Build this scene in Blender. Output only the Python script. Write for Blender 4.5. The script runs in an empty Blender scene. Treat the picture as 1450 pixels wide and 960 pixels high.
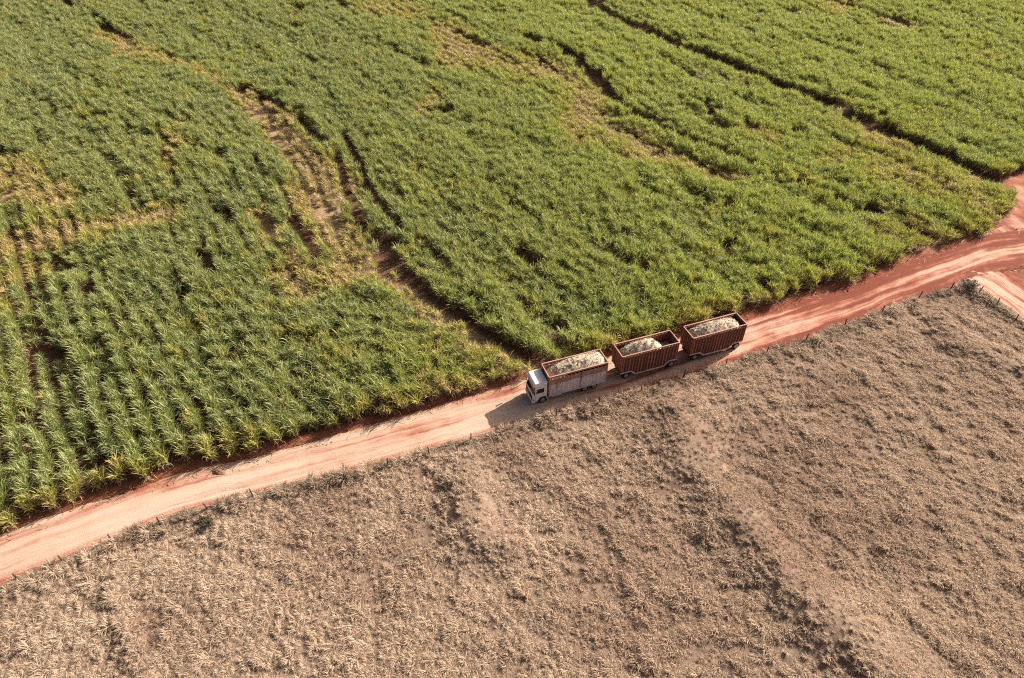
import bpy, bmesh, math, random
import numpy as np
from mathutils import Vector, Matrix, Euler

# ------------------------------------------------------------------ camera, sky, sun, exposure
scene = bpy.context.scene
C = scene.collection
R = math.radians
cam_data = bpy.data.cameras.new('camera')
cam_data.lens = 24.0; cam_data.sensor_width = 36.0
cam_data.clip_start = 0.5; cam_data.clip_end = 5000
cam = bpy.data.objects.new('camera', cam_data)
cam.location = (0, 0, 63.0); cam.rotation_euler = (R(48), 0, 0)
C.objects.link(cam); scene.camera = cam

SUN_EL, SUN_AZ = R(28.0), R(36.0)          # azimuth counted from +X towards +Y
sun_dir = Vector((math.cos(SUN_EL)*math.cos(SUN_AZ), math.cos(SUN_EL)*math.sin(SUN_AZ), math.sin(SUN_EL)))
world = bpy.data.worlds.new('World'); scene.world = world; world.use_nodes = True
wn = world.node_tree.nodes; wl = world.node_tree.links
sky = wn.new('ShaderNodeTexSky'); sky.sky_type = 'NISHITA'; sky.sun_disc = False; sky.dust_density = 8.0; sky.ozone_density = 0.3; sky.air_density = 0.5
sky.sun_elevation = SUN_EL; sky.sun_rotation = math.pi/2 - SUN_AZ
wl.new(sky.outputs[0], wn['Background'].inputs[0]); wn['Background'].inputs[1].default_value = 0.055
sl = bpy.data.lights.new('sun', 'SUN'); sl.energy = 5.0; sl.angle = R(0.5); sl.color = (1.0, 0.91, 0.80)
so = bpy.data.objects.new('sun', sl); so.rotation_euler = sun_dir.to_track_quat('Z', 'Y').to_euler(); so.location = (60, 60, 120)
C.objects.link(so)
vs = scene.view_settings
vs.view_transform = 'Standard'; vs.look = 'None'; vs.exposure = 1.1; vs.gamma = 1.0; vs.use_curve_mapping = False

cy = scene.cycles
cy.use_denoising = False; cy.filter_width = 1.1; cy.max_bounces = 5; cy.diffuse_bounces = 3; cy.glossy_bounces = 2; cy.transmission_bounces = 3; cy.caustics_reflective = False; cy.caustics_refractive = False

rng = np.random.default_rng(7)
random.seed(7)

# ------------------------------------------------------------------ survey of the place, in metres on the ground
ROAD_FAR=[(-73.51, 26.79), (-61.18, 34.23), (-55.65, 37.9), (-53.52, 39.3), (-47.63, 42.41), (-41.86, 45.06), (-38.56, 46.68), (-34.3, 48.26), (-30.56, 49.27), (-25.29, 51.13), (-19.11, 53.73), (-12.62, 56.45), (-7.53, 58.46), (-2.25, 60.54), (1.83, 62.18), (6.97, 64.14), (13.76, 66.71), (23.02, 70.7), (32.82, 74.65), (39.99, 77.69), (51.46, 82.44), (57.8, 85.67), (64.44, 89.06), (72.74, 93.23), (78.4, 95.71), (85.91, 97.42), (100.78, 100.27), (133.94, 105.35), (205.29, 112.82)]
ROAD_NEAR=[(-69.31, 22.02), (-57.57, 28.86), (-52.45, 32.46), (-50.45, 33.78), (-44.68, 37.01), (-39.1, 40.14), (-35.63, 41.87), (-31.59, 43.49), (-28.07, 44.69), (-22.93, 46.1), (-16.92, 48.06), (-10.7, 50.3), (-5.86, 52.2), (-0.85, 53.95), (3.45, 55.52), (8.34, 57.5), (14.3, 59.55), (22.98, 62.83), (32.19, 66.43), (39.27, 69.39), (50.08, 74.34), (56.46, 77.53), (63.23, 80.36), (69.98, 83.32), (75.34, 85.31), (80.99, 86.6), (94.21, 88.3), (123.09, 92.21), (187.95, 98.5)]
SIDE_FAR=[(73.39, 87.92), (75.77, 85.49), (77.08, 81.57), (79.12, 76.07), (82.84, 66.43), (88.45, 50.3)]
SIDE_NEAR=[(66.16, 82.09), (69.5, 80.88), (71.3, 77.69), (73.21, 72.49), (76.91, 63.09), (82.73, 48.26)]
CORNER=[(78.4, 95.71), (84.01, 99.38), (89.47, 105.83), (91.57, 111.27), (90.91, 114.4), (97.5, 118.2), (118.89, 128.49), (129.07, 115.47), (119.55, 102.77), (100.78, 100.27), (85.91, 97.42)]
PASTURE_EDGE=[(63.23, 80.36), (68.62, 82.09), (69.45, 80.36), (71.11, 77.53), (73.04, 72.19), (76.74, 62.83), (82.57, 48.06)]
GUIDES=[[(-295.64, 237.17), (-207.87, 174.88), (-162.58, 134.44), (-138.85, 108.51), (-124.05, 86.89), (-116.69, 76.94), (-107.68, 64.3), (-98.87, 51.58), (-93.43, 43.7), (-85.46, 32.38)], [(-237.64, 237.17), (-149.87, 174.88), (-104.58, 134.44), (-80.85, 108.51), (-66.05, 86.89), (-58.69, 76.94), (-49.68, 64.3), (-40.87, 51.58), (-35.43, 43.7), (-27.46, 32.38)], [(-149.79, 237.17), (-110.95, 195.16), (-79.92, 167.75), (-62.32, 154.74), (-48.68, 142.07), (-38.59, 127.37), (-32.53, 116.87), (-27.71, 104.38), (-22.12, 94.82), (-17.68, 86.15), (-13.39, 80.27), (-8.37, 75.34), (-2.7, 69.72), (4.35, 64.44), (15.2, 57.17), (26.31, 49.5)], [(-37.17, 237.17), (-22.32, 220.74), (-10.49, 206.69), (5.22, 186.74), (15.54, 173.91), (20.22, 159.76), (26.17, 142.07), (35.04, 130.2), (46.02, 117.7), (58.42, 104.15), (69.3, 90.75), (76.53, 81.48), (91.36, 66.06)], [(16.89, 237.17), (27.78, 211.87), (43.53, 185.13), (54.93, 171.03), (62.03, 159.33), (70.77, 146.5), (76.13, 136.46), (81.39, 128.3), (85.71, 122.55), (89.19, 116.05), (93.29, 111.55), (100.18, 100.24), (118.05, 74.86)], [(129.52, 237.17), (143.56, 185.13), (151.91, 127.99), (154.08, 101.37), (166.28, 73.31)], [(264.66, 237.17), (254.7, 185.13), (236.7, 127.99), (226.58, 101.37), (225.85, 73.31)]]
GAPS=[([(16.81, 236.02), (27.45, 208.89), (42.94, 182.12), (54.22, 168.33), (61.24, 156.88), (69.91, 144.3), (75.23, 134.45), (80.18, 125.83), (84.19, 119.66), (87.65, 113.35), (91.43, 108.48)], 2.7), ([(-22.01, 94.36), (-17.55, 85.36), (-13.28, 79.38), (-8.29, 74.35), (-2.68, 68.81), (1.4, 65.74), (4.59, 63.86)], 1.45), ([(-33.84, 130.2), (-28.81, 117.97), (-24.22, 106.02), (-18.88, 96.04)], 1.0), ([(-33.71, 121.96), (-27.95, 103.88), (-24.24, 96.04)], 0.9), ([(-62.38, 155.22), (-56.79, 150.79), (-48.71, 142.46)], 1.1), ([(-44.75, 137.85), (-38.39, 127.37)], 1.2), ([(-50.13, 135.12), (-46.41, 127.37), (-43.2, 122.84)], 0.8), ([(-40.49, 107.0), (-36.16, 98.64), (-30.08, 87.23)], 0.9), ([(-42.45, 100.88), (-37.24, 89.92)], 0.7), ([(3.75, 188.57), (7.34, 183.17)], 1.8), ([(11.51, 182.12), (15.82, 173.06), (20.12, 158.99), (22.16, 148.84)], 1.7), ([(22.16, 148.84), (25.95, 140.67), (32.03, 132.14), (34.75, 128.93), (40.46, 122.84), (45.73, 116.86)], 1.35), ([(-57.92, 148.06), (-42.89, 127.37), (-33.94, 107.98), (-28.24, 94.36)], 0.42), ([(-58.17, 143.56), (-45.17, 125.23), (-36.19, 106.75), (-29.69, 91.3)], 0.4), ([(-23.14, 91.3), (-19.27, 83.73), (-14.26, 76.89)], 0.6), ([(-134.62, 221.09), (-126.68, 211.51)], 1.4), ([(-113.2, 198.32), (-104.26, 189.68)], 1.5), ([(-13.31, 210.85), (-6.95, 202.57)], 1.0), ([(-16.21, 192.49), (-6.38, 181.6)], 1.0), ([(99.74, 217.59), (104.19, 207.6), (107.33, 204.44)], 1.3), ([(107.33, 204.44), (110.02, 197.73)], 1.0), ([(57.16, 104.35), (59.1, 101.33), (62.2, 101.56)], 1.6), ([(65.27, 96.04), (68.01, 93.12), (70.37, 90.9)], 1.5), ([(0.34, 89.92), (3.58, 85.55)], 1.2), ([(42.65, 146.16), (42.6, 138.9)], 0.9), ([(-15.22, 142.46), (-12.82, 140.67)], 1.2), ([(52.18, 109.99), (56.77, 106.75)], 0.9), ([(-52.16, 96.9), (-47.36, 87.04), (-45.18, 83.37)], 0.55), ([(-48.74, 95.41), (-43.89, 86.1)], 0.55), ([(-47.5, 100.88), (-41.71, 89.92)], 0.6), ([(-65.73, 86.47), (-60.42, 76.09)], 0.55), ([(-56.29, 74.5), (-49.44, 63.99)], 0.5), ([(-58.2, 82.83), (-54.95, 76.09)], 0.5), ([(-51.19, 84.63), (-46.94, 76.89)], 0.6), ([(-60.47, 63.99), (-56.53, 58.44)], 0.6), ([(-57.46, 55.17), (-54.15, 51.33)], 0.6)]
PATCHES=[((-97.98, 181.09), (9.49, -5.54), (2.21, -6.85), 0.9, 0.75), ((-72.52, 161.92), (4.49, -3.26), (0.64, -3.26), 0.7, 0.8), ((-86.82, 108.74), (12.18, -7.58), (2.07, -6.97), 0.75, 0.8), ((-74.12, 92.27), (14.02, 6.61), (2.4, -3.87), 0.75, 0.8), ((-73.73, 80.16), (2.6, 0.0), (3.55, -6.51), 0.6, 0.8), ((-66.6, 125.93), (3.68, -2.28), (1.67, -8.24), 0.65, 0.75), ((-48.34, 135.61), (11.68, -14.5), (-0.43, -5.21), 0.8, 0.7), ((-35.97, 109.24), (2.78, 3.26), (7.86, -17.39), 0.75, 0.65), ((-30.0, 104.34), (2.22, 1.81), (4.64, -12.36), 0.9, 0.5), ((-30.74, 81.54), (4.15, -1.14), (0.44, -3.68), 0.95, 0.35), ((-24.39, 89.29), (1.57, 1.5), (2.93, -6.73), 0.85, 0.5), ((-24.88, 82.78), (3.18, 0.0), (0.93, -5.13), 0.6, 0.7), ((-13.67, 76.83), (6.4, -7.1), (-0.68, -1.77), 0.7, 0.7), ((-3.24, 65.67), (5.91, -4.9), (-0.68, -1.86), 0.55, 0.8), ((-11.52, 64.99), (5.01, -3.91), (-1.34, -4.49), 0.25, 0.9), ((-33.83, 211.75), (12.53, -3.44), (0.77, -7.73), 0.6, 0.8), ((-13.61, 181.09), (8.16, -12.36), (-1.6, -11.19), 0.75, 0.7), ((-4.32, 169.68), (8.41, -10.47), (-1.13, -7.45), 0.55, 0.75), ((7.69, 167.34), (6.03, -6.15), (-1.28, -7.56), 0.6, 0.75), ((15.95, 142.66), (5.29, 7.85), (2.65, -12.62), 0.75, 0.65), ((25.03, 125.93), (5.09, -4.59), (-1.53, -5.04), 0.65, 0.7), ((-18.04, 145.63), (3.09, -2.54), (-0.33, -5.51), 0.75, 0.6), ((31.86, 121.45), (4.28, -3.9), (-1.31, -3.75), 0.45, 0.8), ((52.51, 129.68), (3.2, -1.43), (-1.34, -3.7), 0.5, 0.85), ((74.9, 130.64), (4.27, -7.83), (-4.78, -7.84), 0.55, 0.85), ((73.57, 114.45), (6.32, -7.05), (-4.43, -7.25), 0.45, 0.9), ((80.82, 103.17), (2.4, -6.19), (-5.51, -6.79), 0.55, 0.85), ((61.36, 118.58), (3.05, -2.16), (-1.54, -3.21), 0.4, 0.85), ((66.44, 95.38), (4.47, -4.22), (-2.48, -3.87), 0.45, 0.9), ((118.56, 176.99), (5.35, 0.0), (-2.52, -4.93), 0.5, 0.9), ((88.74, 139.07), (3.32, -4.71), (-1.99, -3.26), 0.35, 0.9), ((97.57, 215.12), (5.19, 0.0), (-3.34, -9.23), 0.6, 0.8), ((106.71, 202.12), (2.11, -4.57), (-2.43, -4.57), 0.7, 0.6), ((53.23, 107.99), (2.22, -2.1), (-1.41, -2.76), 0.35, 0.9), ((81.47, 93.29), (3.42, 0.0), (-2.2, -4.0), 0.5, 0.9)]
BANDS=[([(-62.71, 151.24), (-51.32, 138.22), (-40.26, 122.24), (-32.41, 105.03), (-27.15, 91.86), (-23.29, 82.43)], 3.1, 0.8, 0.55), ([(-23.29, 82.43), (-17.14, 79.83), (-10.45, 74.14), (-3.3, 67.49), (2.27, 62.77)], 2.2, 0.75, 0.65), ([(-107.88, 188.75), (-94.22, 178.15), (-72.99, 162.98), (-61.92, 151.24)], 2.0, 0.6, 0.8), ([(-20.64, 200.36), (-11.92, 183.34), (-4.34, 170.79), (7.66, 166.13), (14.57, 155.28), (17.26, 139.98), (23.29, 128.31), (31.55, 119.36), (39.35, 112.54)], 3.4, 0.75, 0.65), ([(-86.2, 87.56), (-80.69, 89.48), (-75.54, 92.47), (-68.81, 95.15), (-61.76, 97.73), (-56.85, 100.38)], 2.6, 0.8, 0.7), ([(-102.89, 115.2), (-90.25, 111.24), (-78.26, 105.03)], 5.0, 0.65, 0.75), ([(-43.11, 102.67), (-37.33, 91.86), (-31.23, 82.43)], 2.4, 0.7, 0.6), ([(63.46, 122.24), (70.68, 116.56), (77.89, 109.45), (85.02, 103.84)], 4.5, 0.42, 0.9), ([(59.07, 93.9), (65.22, 92.26), (74.49, 94.94)], 2.5, 0.45, 0.9)]
RIDGES=[([(19.5, 58.93), (20.16, 54.27), (20.85, 47.95), (23.1, 42.14), (24.85, 38.72), (27.1, 34.01), (29.45, 30.71), (32.02, 26.94), (33.62, 23.89), (34.8, 19.71)], 1.55, 3.3), ([(-4.73, 51.55), (-4.87, 47.46), (-4.36, 43.03), (-3.02, 39.3), (-0.22, 37.9)], 1.15, 2.4), ([(61.68, 78.02), (61.14, 74.02), (60.63, 69.81), (62.77, 66.97), (66.79, 63.47), (73.24, 57.73)], 0.7, 1.9), ([(-40.32, 36.46), (-38.23, 31.97), (-35.58, 28.55), (-32.56, 25.08), (-28.76, 20.78)], 0.4, 0.9)]
POSTS=[(-52.07, 32.39), (-48.74, 34.23), (-45.37, 36.22), (-41.35, 38.47), (-37.17, 40.57), (-32.77, 42.41), (-28.22, 43.85), (-23.26, 44.13), (-18.75, 46.2), (-14.08, 47.96), (-9.58, 49.78), (-4.84, 51.88), (0.17, 53.62), (5.44, 55.52), (10.81, 57.62), (16.38, 59.67), (22.35, 62.44), (28.28, 64.67), (34.2, 66.85), (40.24, 69.39), (46.63, 72.34), (53.14, 75.43), (59.86, 78.68), (65.59, 80.88)]
POSTS_SIDE=[(69.11, 79.69), (70.44, 77.04), (71.4, 73.72), (73.05, 69.97), (74.69, 65.48)]
SPOT={'shrub_a': (68.53, 81.05), 'shrub_b': (-32.27, 40.66), 'shrub_c': (-36.72, 39.38), 'shrub_d': (-18.72, 46.01), 'heap': (-33.21, 47.37), 'sand': (78.05, 95.71), 'mound': (1.3, 32.32), 'mound2': (27.47, 38.31)}

# ------------------------------------------------------------------ numeric helpers
def hash2(ix, iy, seed):
    n = (ix.astype(np.int64)*374761393 + iy.astype(np.int64)*668265263 + seed*1442695041) & 0xffffffff
    n = ((n ^ (n >> 13))*1274126177) & 0xffffffff
    return ((n ^ (n >> 16)) & 0xffff)/65535.0
def noise(x, y, sc, seed=0, oct=1):
    x = np.asarray(x, float); y = np.asarray(y, float)
    tot = np.zeros(np.broadcast(x, y).shape); amp = 1.0; norm = 0
    for o in range(oct):
        u, v = x/sc, y/sc
        iu, iv = np.floor(u), np.floor(v); fu, fv = u-iu, v-iv
        fu = fu*fu*(3-2*fu); fv = fv*fv*(3-2*fv)
        a = hash2(iu, iv, seed+o); b = hash2(iu+1, iv, seed+o); c = hash2(iu, iv+1, seed+o); d = hash2(iu+1, iv+1, seed+o)
        tot += amp*((a*(1-fu)+b*fu)*(1-fv)+(c*(1-fu)+d*fu)*fv); norm += amp; amp *= .5; sc *= .5
    return tot/norm
def smooth(a, b, t):
    t = np.clip((t-a)/(b-a), 0, 1); return t*t*(3-2*t)
def catmull(pts, per=8):
    p = np.array(pts, float); p = np.vstack([2*p[0]-p[1], p, 2*p[-1]-p[-2]]); out = []
    for i in range(1, len(p)-2):
        for k in range(per):
            t = k/per
            out.append(.5*((2*p[i])+(-p[i-1]+p[i+1])*t+(2*p[i-1]-5*p[i]+4*p[i+1]-p[i+2])*t*t+(-p[i-1]+3*p[i]-3*p[i+1]+p[i+2])*t**3))
    out.append(p[-2]); return np.array(out)
def dist_poly(x, y, pts):
    """distance to a polyline, and the side (+ left of travel)"""
    p = np.array(pts, float); best = np.full(x.shape, 1e9); side = np.zeros(x.shape); best2 = best.copy()
    for i in range(len(p)-1):
        d = p[i+1]-p[i]; L2 = d@d
        t = np.clip(((x-p[i,0])*d[0]+(y-p[i,1])*d[1])/L2, 0, 1)
        ex = x-p[i,0]-t*d[0]; ey = y-p[i,1]-t*d[1]; dd = np.hypot(ex, ey)
        m = dd < best
        best = np.where(m, dd, best); side = np.where(m, np.sign(d[0]*ey-d[1]*ex), side)
    return best, side
def inside(x, y, poly):
    p = np.array(poly, float); r = np.zeros(x.shape, bool); j = len(p)-1
    for i in range(len(p)):
        c = ((p[i,1] > y) != (p[j,1] > y)) & (x < (p[j,0]-p[i,0])*(y-p[i,1])/(p[j,1]-p[i,1]+1e-12)+p[i,0]); r ^= c; j = i
    return r

road_far = catmull(ROAD_FAR, 6); road_near = catmull(ROAD_NEAR, 6)
side_far = catmull(SIDE_FAR, 6); side_near = catmull(SIDE_NEAR, 6)
k_end = [i for i, p in enumerate(road_near) if p[0] < PASTURE_EDGE[0][0]][-1]
pasture_edge = np.vstack([road_near[:k_end+1], np.array(PASTURE_EDGE)])
pasture_poly = np.vstack([pasture_edge, [[160, -60], [-160, -60], [-160, pasture_edge[0, 1]]]])
corner_poly = np.array(CORNER)
far_line = np.vstack([road_far[road_far[:, 0] < CORNER[0][0]], corner_poly[:5]])
cane_poly = np.vstack([far_line, [[CORNER[5][0]+2, CORNER[5][1]+1], [CORNER[6][0]+10, CORNER[6][1]+10], [400, 200], [400, 400], [-400, 400], [-400, far_line[0, 1]-100]]])
road_poly = np.vstack([road_far, road_near[::-1]])

def pasture_sd(x, y):
    d, _ = dist_poly(x, y, pasture_edge); return np.where(inside(x, y, pasture_poly), d, -d)
def terrain(x, y, psd=None):
    x = np.asarray(x, float); y = np.asarray(y, float)
    if psd is None: psd = pasture_sd(x, y)
    h = (noise(x, y, 22, 3, 2)-.5)*.5*smooth(1, 9, psd)
    for pts, hh, w in RIDGES:
        d, s = dist_poly(x, y, catmull(pts, 4))
        d = d+(noise(x, y, 5, 77)-.5)*1.2
        h = h+hh*.85*np.exp(-(d/w)**2/1.0)*smooth(.3, 5, psd)*(.7+.6*noise(x, y, 7, 5))
    h = h+(noise(x, y, 1.6, 9, 2)-.5)*.22*smooth(0, 2, psd)
    h = h+.30*np.exp(-((psd-.8)/.6)**2)*(.4+noise(x, y, 2.5, 15))
    # low bank of loose red soil on the cane side of the road
    return h

# ------------------------------------------------------------------ mesh and material helpers
def new_mesh(name, verts, faces, mats=(), midx=None, smooth_shade=False):
    me = bpy.data.meshes.new(name); me.from_pydata([tuple(v) for v in verts], [], [tuple(int(i) for i in f) for f in faces])
    for m in mats: me.materials.append(m)
    if midx is not None: me.polygons.foreach_set('material_index', np.array(midx, dtype=np.int32))
    if smooth_shade: me.polygons.foreach_set('use_smooth', np.ones(len(me.polygons), bool))
    me.update(); return me
def link(name, me, parent=None, **props):
    o = bpy.data.objects.new(name, me); C.objects.link(o)
    if parent is not None: o.parent = parent
    for k, v in props.items(): o[k] = v
    return o
def thing(name, loc, rz, label, cat, group=None):
    o = bpy.data.objects.new(name, None); C.objects.link(o); o.empty_display_size = .3
    o.location = loc; o.rotation_euler = (0, 0, rz); o['label'] = label; o['category'] = cat
    if group: o['group'] = group
    return o

class N:
    """small node-tree builder"""
    def __init__(s, name):
        s.m = bpy.data.materials.new(name); s.m.use_nodes = True; s.t = s.m.node_tree; s.t.nodes.clear()
        s.out = s.t.nodes.new('ShaderNodeOutputMaterial')
    def n(s, typ, **kw):
        nd = s.t.nodes.new('ShaderNode'+typ)
        for k, v in kw.items():
            if k.startswith('_'): setattr(nd, k[1:], v)
            else: s.set(nd, k, v)
        return nd
    def set(s, nd, k, v):
        sock = nd.inputs[int(k[1:])] if k[0] == 'i' and k[1:].isdigit() else nd.inputs[k.replace('__', ' ')]
        if isinstance(v, bpy.types.NodeSocket): s.t.links.new(v, sock)
        else:
            if sock.type == 'RGBA' and len(v) == 3: v = (*v, 1)
            sock.default_value = v
    def coord(s, which='Object'): return s.n('TexCoord').outputs[which]
    def mapping(s, vec, scale=(1, 1, 1), loc=(0, 0, 0)): return s.n('Mapping', Vector=vec, Scale=scale, Location=loc).outputs[0]
    def noise(s, vec, scale, detail=4, rough=.55): return s.n('TexNoise', Vector=vec, Scale=scale, Detail=detail, Roughness=rough).outputs[0]
    def ramp(s, fac, stops):
        nd = s.n('ValToRGB', Fac=fac); cr = nd.color_ramp
        while len(cr.elements) < len(stops): cr.elements.new(.5)
        for e, (p, c) in zip(cr.elements, stops): e.position = p; e.color = (*c, 1) if len(c) == 3 else c
        return nd.outputs[0]
    def rampv(s, fac, a, b): 
        return s.n('MapRange', i0=fac, i1=a, i2=b, i3=0.0, i4=1.0).outputs[0]
    def mix(s, fac, a, b, mode='MIX'):
        nd = s.t.nodes.new('ShaderNodeMix'); nd.data_type = 'RGBA'; nd.blend_type = mode
        for i, v in ((0, fac), (6, a), (7, b)):
            if isinstance(v, bpy.types.NodeSocket): s.t.links.new(v, nd.inputs[i])
            else: nd.inputs[i].default_value = v if i == 0 else (*v, 1)
        return nd.outputs[2]
    def math(s, op, a, b=0.0, c=0.0): return s.n('Math', _operation=op, i0=a, i1=b, i2=c).outputs[0]
    def attr(s, name, typ='GEOMETRY'): return s.n('Attribute', _attribute_name=name, _attribute_type=typ).outputs['Fac']
    def bump(s, h, strength=.5, dist=.05): return s.n('Bump', Height=h, Strength=strength, Distance=dist).outputs[0]
    def bsdf(s, col, rough=.8, spec=.3, normal=None, metal=0.0):
        nd = s.n('BsdfPrincipled', Base__Color=col, Roughness=rough, Metallic=metal)
        nd.inputs['Specular IOR Level'].default_value = spec
        if normal is not None: s.t.links.new(normal, nd.inputs['Normal'])
        return nd.outputs[0]
    def done(s, sh): s.t.links.new(sh, s.out.inputs[0]); return s.m

# ---- ground
def mat_ground():
    n = N('ground_soil_and_thatch'); v = n.coord()
    soil = n.ramp(n.noise(v, .6, 6), [(.3, (.060, .024, .016)), (.55, (.115, .050, .032)), (.75, (.18, .090, .058))])
    litter = n.ramp(n.noise(n.mapping(v, (2.2, 1, 1)), 4.5, 5, .7), [(.50, (0, 0, 0)), (.62, (1, 1, 1))])
    soil = n.mix(n.math('MAXIMUM', n.math('MULTIPLY', litter, .7), n.math('MULTIPLY', n.attr('straw'), n.rampv(n.noise(v, 2.2, 6, .7), .30, .55))), soil, (.40, .28, .175))
    th = n.ramp(n.noise(v, 1.3, 8, .7), [(.3, (.13, .082, .060)), (.5, (.23, .165, .122)), (.72, (.36, .26, .195))])
    th = n.mix(n.rampv(n.noise(v, .12, 3), .52, .68), th, (.20, .115, .085))
    short = n.ramp(n.noise(v, 2.5, 8, .75), [(.32, (.16, .11, .082)), (.5, (.26, .185, .138)), (.70, (.38, .285, .215))])
    th = n.mix(n.attr('short_grass'), th, short)
    col = n.mix(n.attr('pasture'), soil, th)
    col = n.mix(n.attr('red_soil'), col, n.ramp(n.noise(v, 1.1, 6), [(.3, (.20, .060, .034)), (.7, (.36, .13, .078))]))
    b = n.bump(n.noise(v, 5, 8, .75), .9, .12)
    return n.done(n.bsdf(col, .95, .1, b))
def mat_road():
    n = N('dirt_road_sand'); uv = n.n('UVMap', _uv_map='track').outputs[0]
    sep = n.n('SeparateXYZ', i0=uv); u, w = sep.outputs[0], sep.outputs[1]
    warp = n.noise(uv, .12, 3); 
    wob = n.math('MULTIPLY', n.math('SUBTRACT', warp, .5), 1.6)
    vec = n.n('CombineXYZ', i0=u, i1=n.math('ADD', w, wob), i2=0.0).outputs[0]
    streak = n.noise(n.mapping(vec, (.035, .75, 1)), 1.0, 4, .50)
    fine = n.noise(n.mapping(vec, (.16, 3.6, 1)), 1.0, 5, .6)
    patch = n.noise(uv, .25, 6, .65)
    red = n.attr('redness')
    f = n.math('ADD', n.math('ADD', n.math('MULTIPLY', streak, .95), n.math('MULTIPLY', fine, .27)), n.math('MULTIPLY', patch, .43))
    f = n.math('SUBTRACT', n.math('ADD', n.math('MULTIPLY', n.math('SUBTRACT', f, .82), 1.35), .79), n.math('MULTIPLY', red, .36))
    col = n.ramp(f, [(.44, (.20, .060, .038)), (.56, (.32, .12, .078)), (.66, (.43, .235, .165)), (.75, (.475, .315, .23)), (.95, (.52, .38, .295))])
    grit = n.noise(uv, 9, 6, .8)
    col = n.mix(.35, col, n.ramp(grit, [(.3, (.25, .25, .25)), (.7, (.75, .75, .75))]), 'OVERLAY')
    # tyre lugs pressed into the soft verge
    band = n.math('MULTIPLY', n.rampv(n.math('ABSOLUTE', n.math('SUBTRACT', w, -2.15)), .34, .26), n.attr('tread'))
    lug = n.math('MULTIPLY', band, n.math('GREATER_THAN', n.math('SINE', n.math('MULTIPLY', n.math('ADD', u, n.math('ABSOLUTE', n.math('ADD', w, 2.15))), 15.0)), .2))
    hh = n.math('ADD', n.math('MULTIPLY', grit, .35), n.math('ADD', n.math('MULTIPLY', fine, 1.2), n.math('MULTIPLY', lug, -.55)))
    return n.done(n.bsdf(col, .95, .08, n.bump(hh, .8, .12)))
# ---- plants
def leaf_shader(n, col, tcol, trans, rough=.42, spec=.35):
    p = n.bsdf(col, rough, spec); t = n.n('BsdfTranslucent', Color=tcol).outputs[0]
    return n.n('MixShader', i0=trans, i1=p, i2=t).outputs[0]
def mat_cane_leaf():
    n = N('cane_leaf'); tint = n.attr('tint', 'INSTANCER'); vary = n.attr('vary', 'INSTANCER'); rnd = n.attr('leaf')
    g = n.mix(vary, (.150, .190, .064), (.285, .335, .044))
    g = n.mix(n.math('MULTIPLY', n.math('POWER', rnd, 2.2), .85), g, (.62, .62, .40))  # a few leaves paled: bright highlights painted into the leaf colour
    t2 = n.math('ADD', tint, n.math('MULTIPLY', n.math('SUBTRACT', rnd, .5), .55))
    col = n.mix(n.rampv(t2, .12, .55), g, (.46, .385, .10))
    col = n.mix(n.rampv(t2, .50, 1.0), col, (.55, .40, .23))
    return n.done(leaf_shader(n, col, n.mix(.5, col, (.50, .60, .08)), .34, .48, .3))
def mat_plain_leaf(name, a, b, trans=.2):
    n = N(name); col = n.mix(n.attr('leaf'), a, b); vary = n.attr('vary', 'INSTANCER')
    col = n.mix(n.math('MULTIPLY', vary, .5), col, tuple(x*.62 for x in a))
    return n.done(leaf_shader(n, col, col, trans, .6, .2))
def mat_grass():
    n = N('dry_grass_blade'); tint = n.attr('tint', 'INSTANCER'); vary = n.attr('vary', 'INSTANCER')
    col = n.mix(n.attr('leaf'), (.54, .41, .30), (.75, .60, .46))
    col = n.mix(n.math('MULTIPLY', vary, .45), col, (.40, .265, .19))
    col = n.mix(tint, col, (.12, .09, .05))
    return n.done(leaf_shader(n, col, col, .38, .6, .15))
M_GROUND, M_ROAD = mat_ground(), mat_road()
M_LEAF = mat_cane_leaf()
M_DEAD = mat_plain_leaf('cane_dead_leaf', (.34, .235, .125), (.52, .40, .25))
M_STALK = mat_plain_leaf('cane_stalk', (.20, .14, .06), (.30, .22, .09), .05)
M_GRASS = mat_grass()
M_SHRUB = mat_plain_leaf('shrub_leaf', (.055, .044, .028), (.105, .082, .050), .2)
M_TWIG = mat_plain_leaf('shrub_twig', (.085, .060, .045), (.14, .10, .07), 0.0)

# ------------------------------------------------------------------ ground, one sheet to the horizon
def axis(lo, hi, step, far_lo, far_hi):
    mid = np.arange(lo, hi+1e-6, step)
    def tail(a, s, end): 
        out = []; d = step
        while a < end: d *= 1.35; a += d; out.append(min(a, end))
        return out
    left = [-v for v in tail(-lo, 1, -far_lo)][::-1]; right = tail(hi, 1, far_hi)
    return np.array(left+list(mid)+right)
gx = axis(-75, 85, .45, -3000, 3000); gy = axis(15, 150, .45, -3000, 3000)
X, Y = np.meshgrid(gx, gy); xs, ys = X.ravel(), Y.ravel()
psd = pasture_sd(xs, ys); zs = terrain(xs, ys, psd)
on_road = inside(xs, ys, road_poly) | inside(xs, ys, np.vstack([side_far, side_near[::-1]])) | inside(xs, ys, corner_poly)
zs = zs-.10*on_road
dfar, _ = dist_poly(xs, ys, far_line)
bank = (~on_road) & (psd < 0)
zs = zs+bank*(.22*np.exp(-((dfar-1.0)/.7)**2)*(.4+noise(xs, ys, 1.8, 31))+(noise(xs, ys, .9, 32)-.5)*.16*(dfar < 4))
nx, ny = len(gx), len(gy)
i = np.arange((nx-1)*(ny-1)); r_, c_ = i//(nx-1), i % (nx-1); a = r_*nx+c_
gm = new_mesh('ground', np.c_[xs, ys, zs], np.c_[a, a+1, a+nx+1, a+nx], [M_GROUND], smooth_shade=True)
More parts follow.
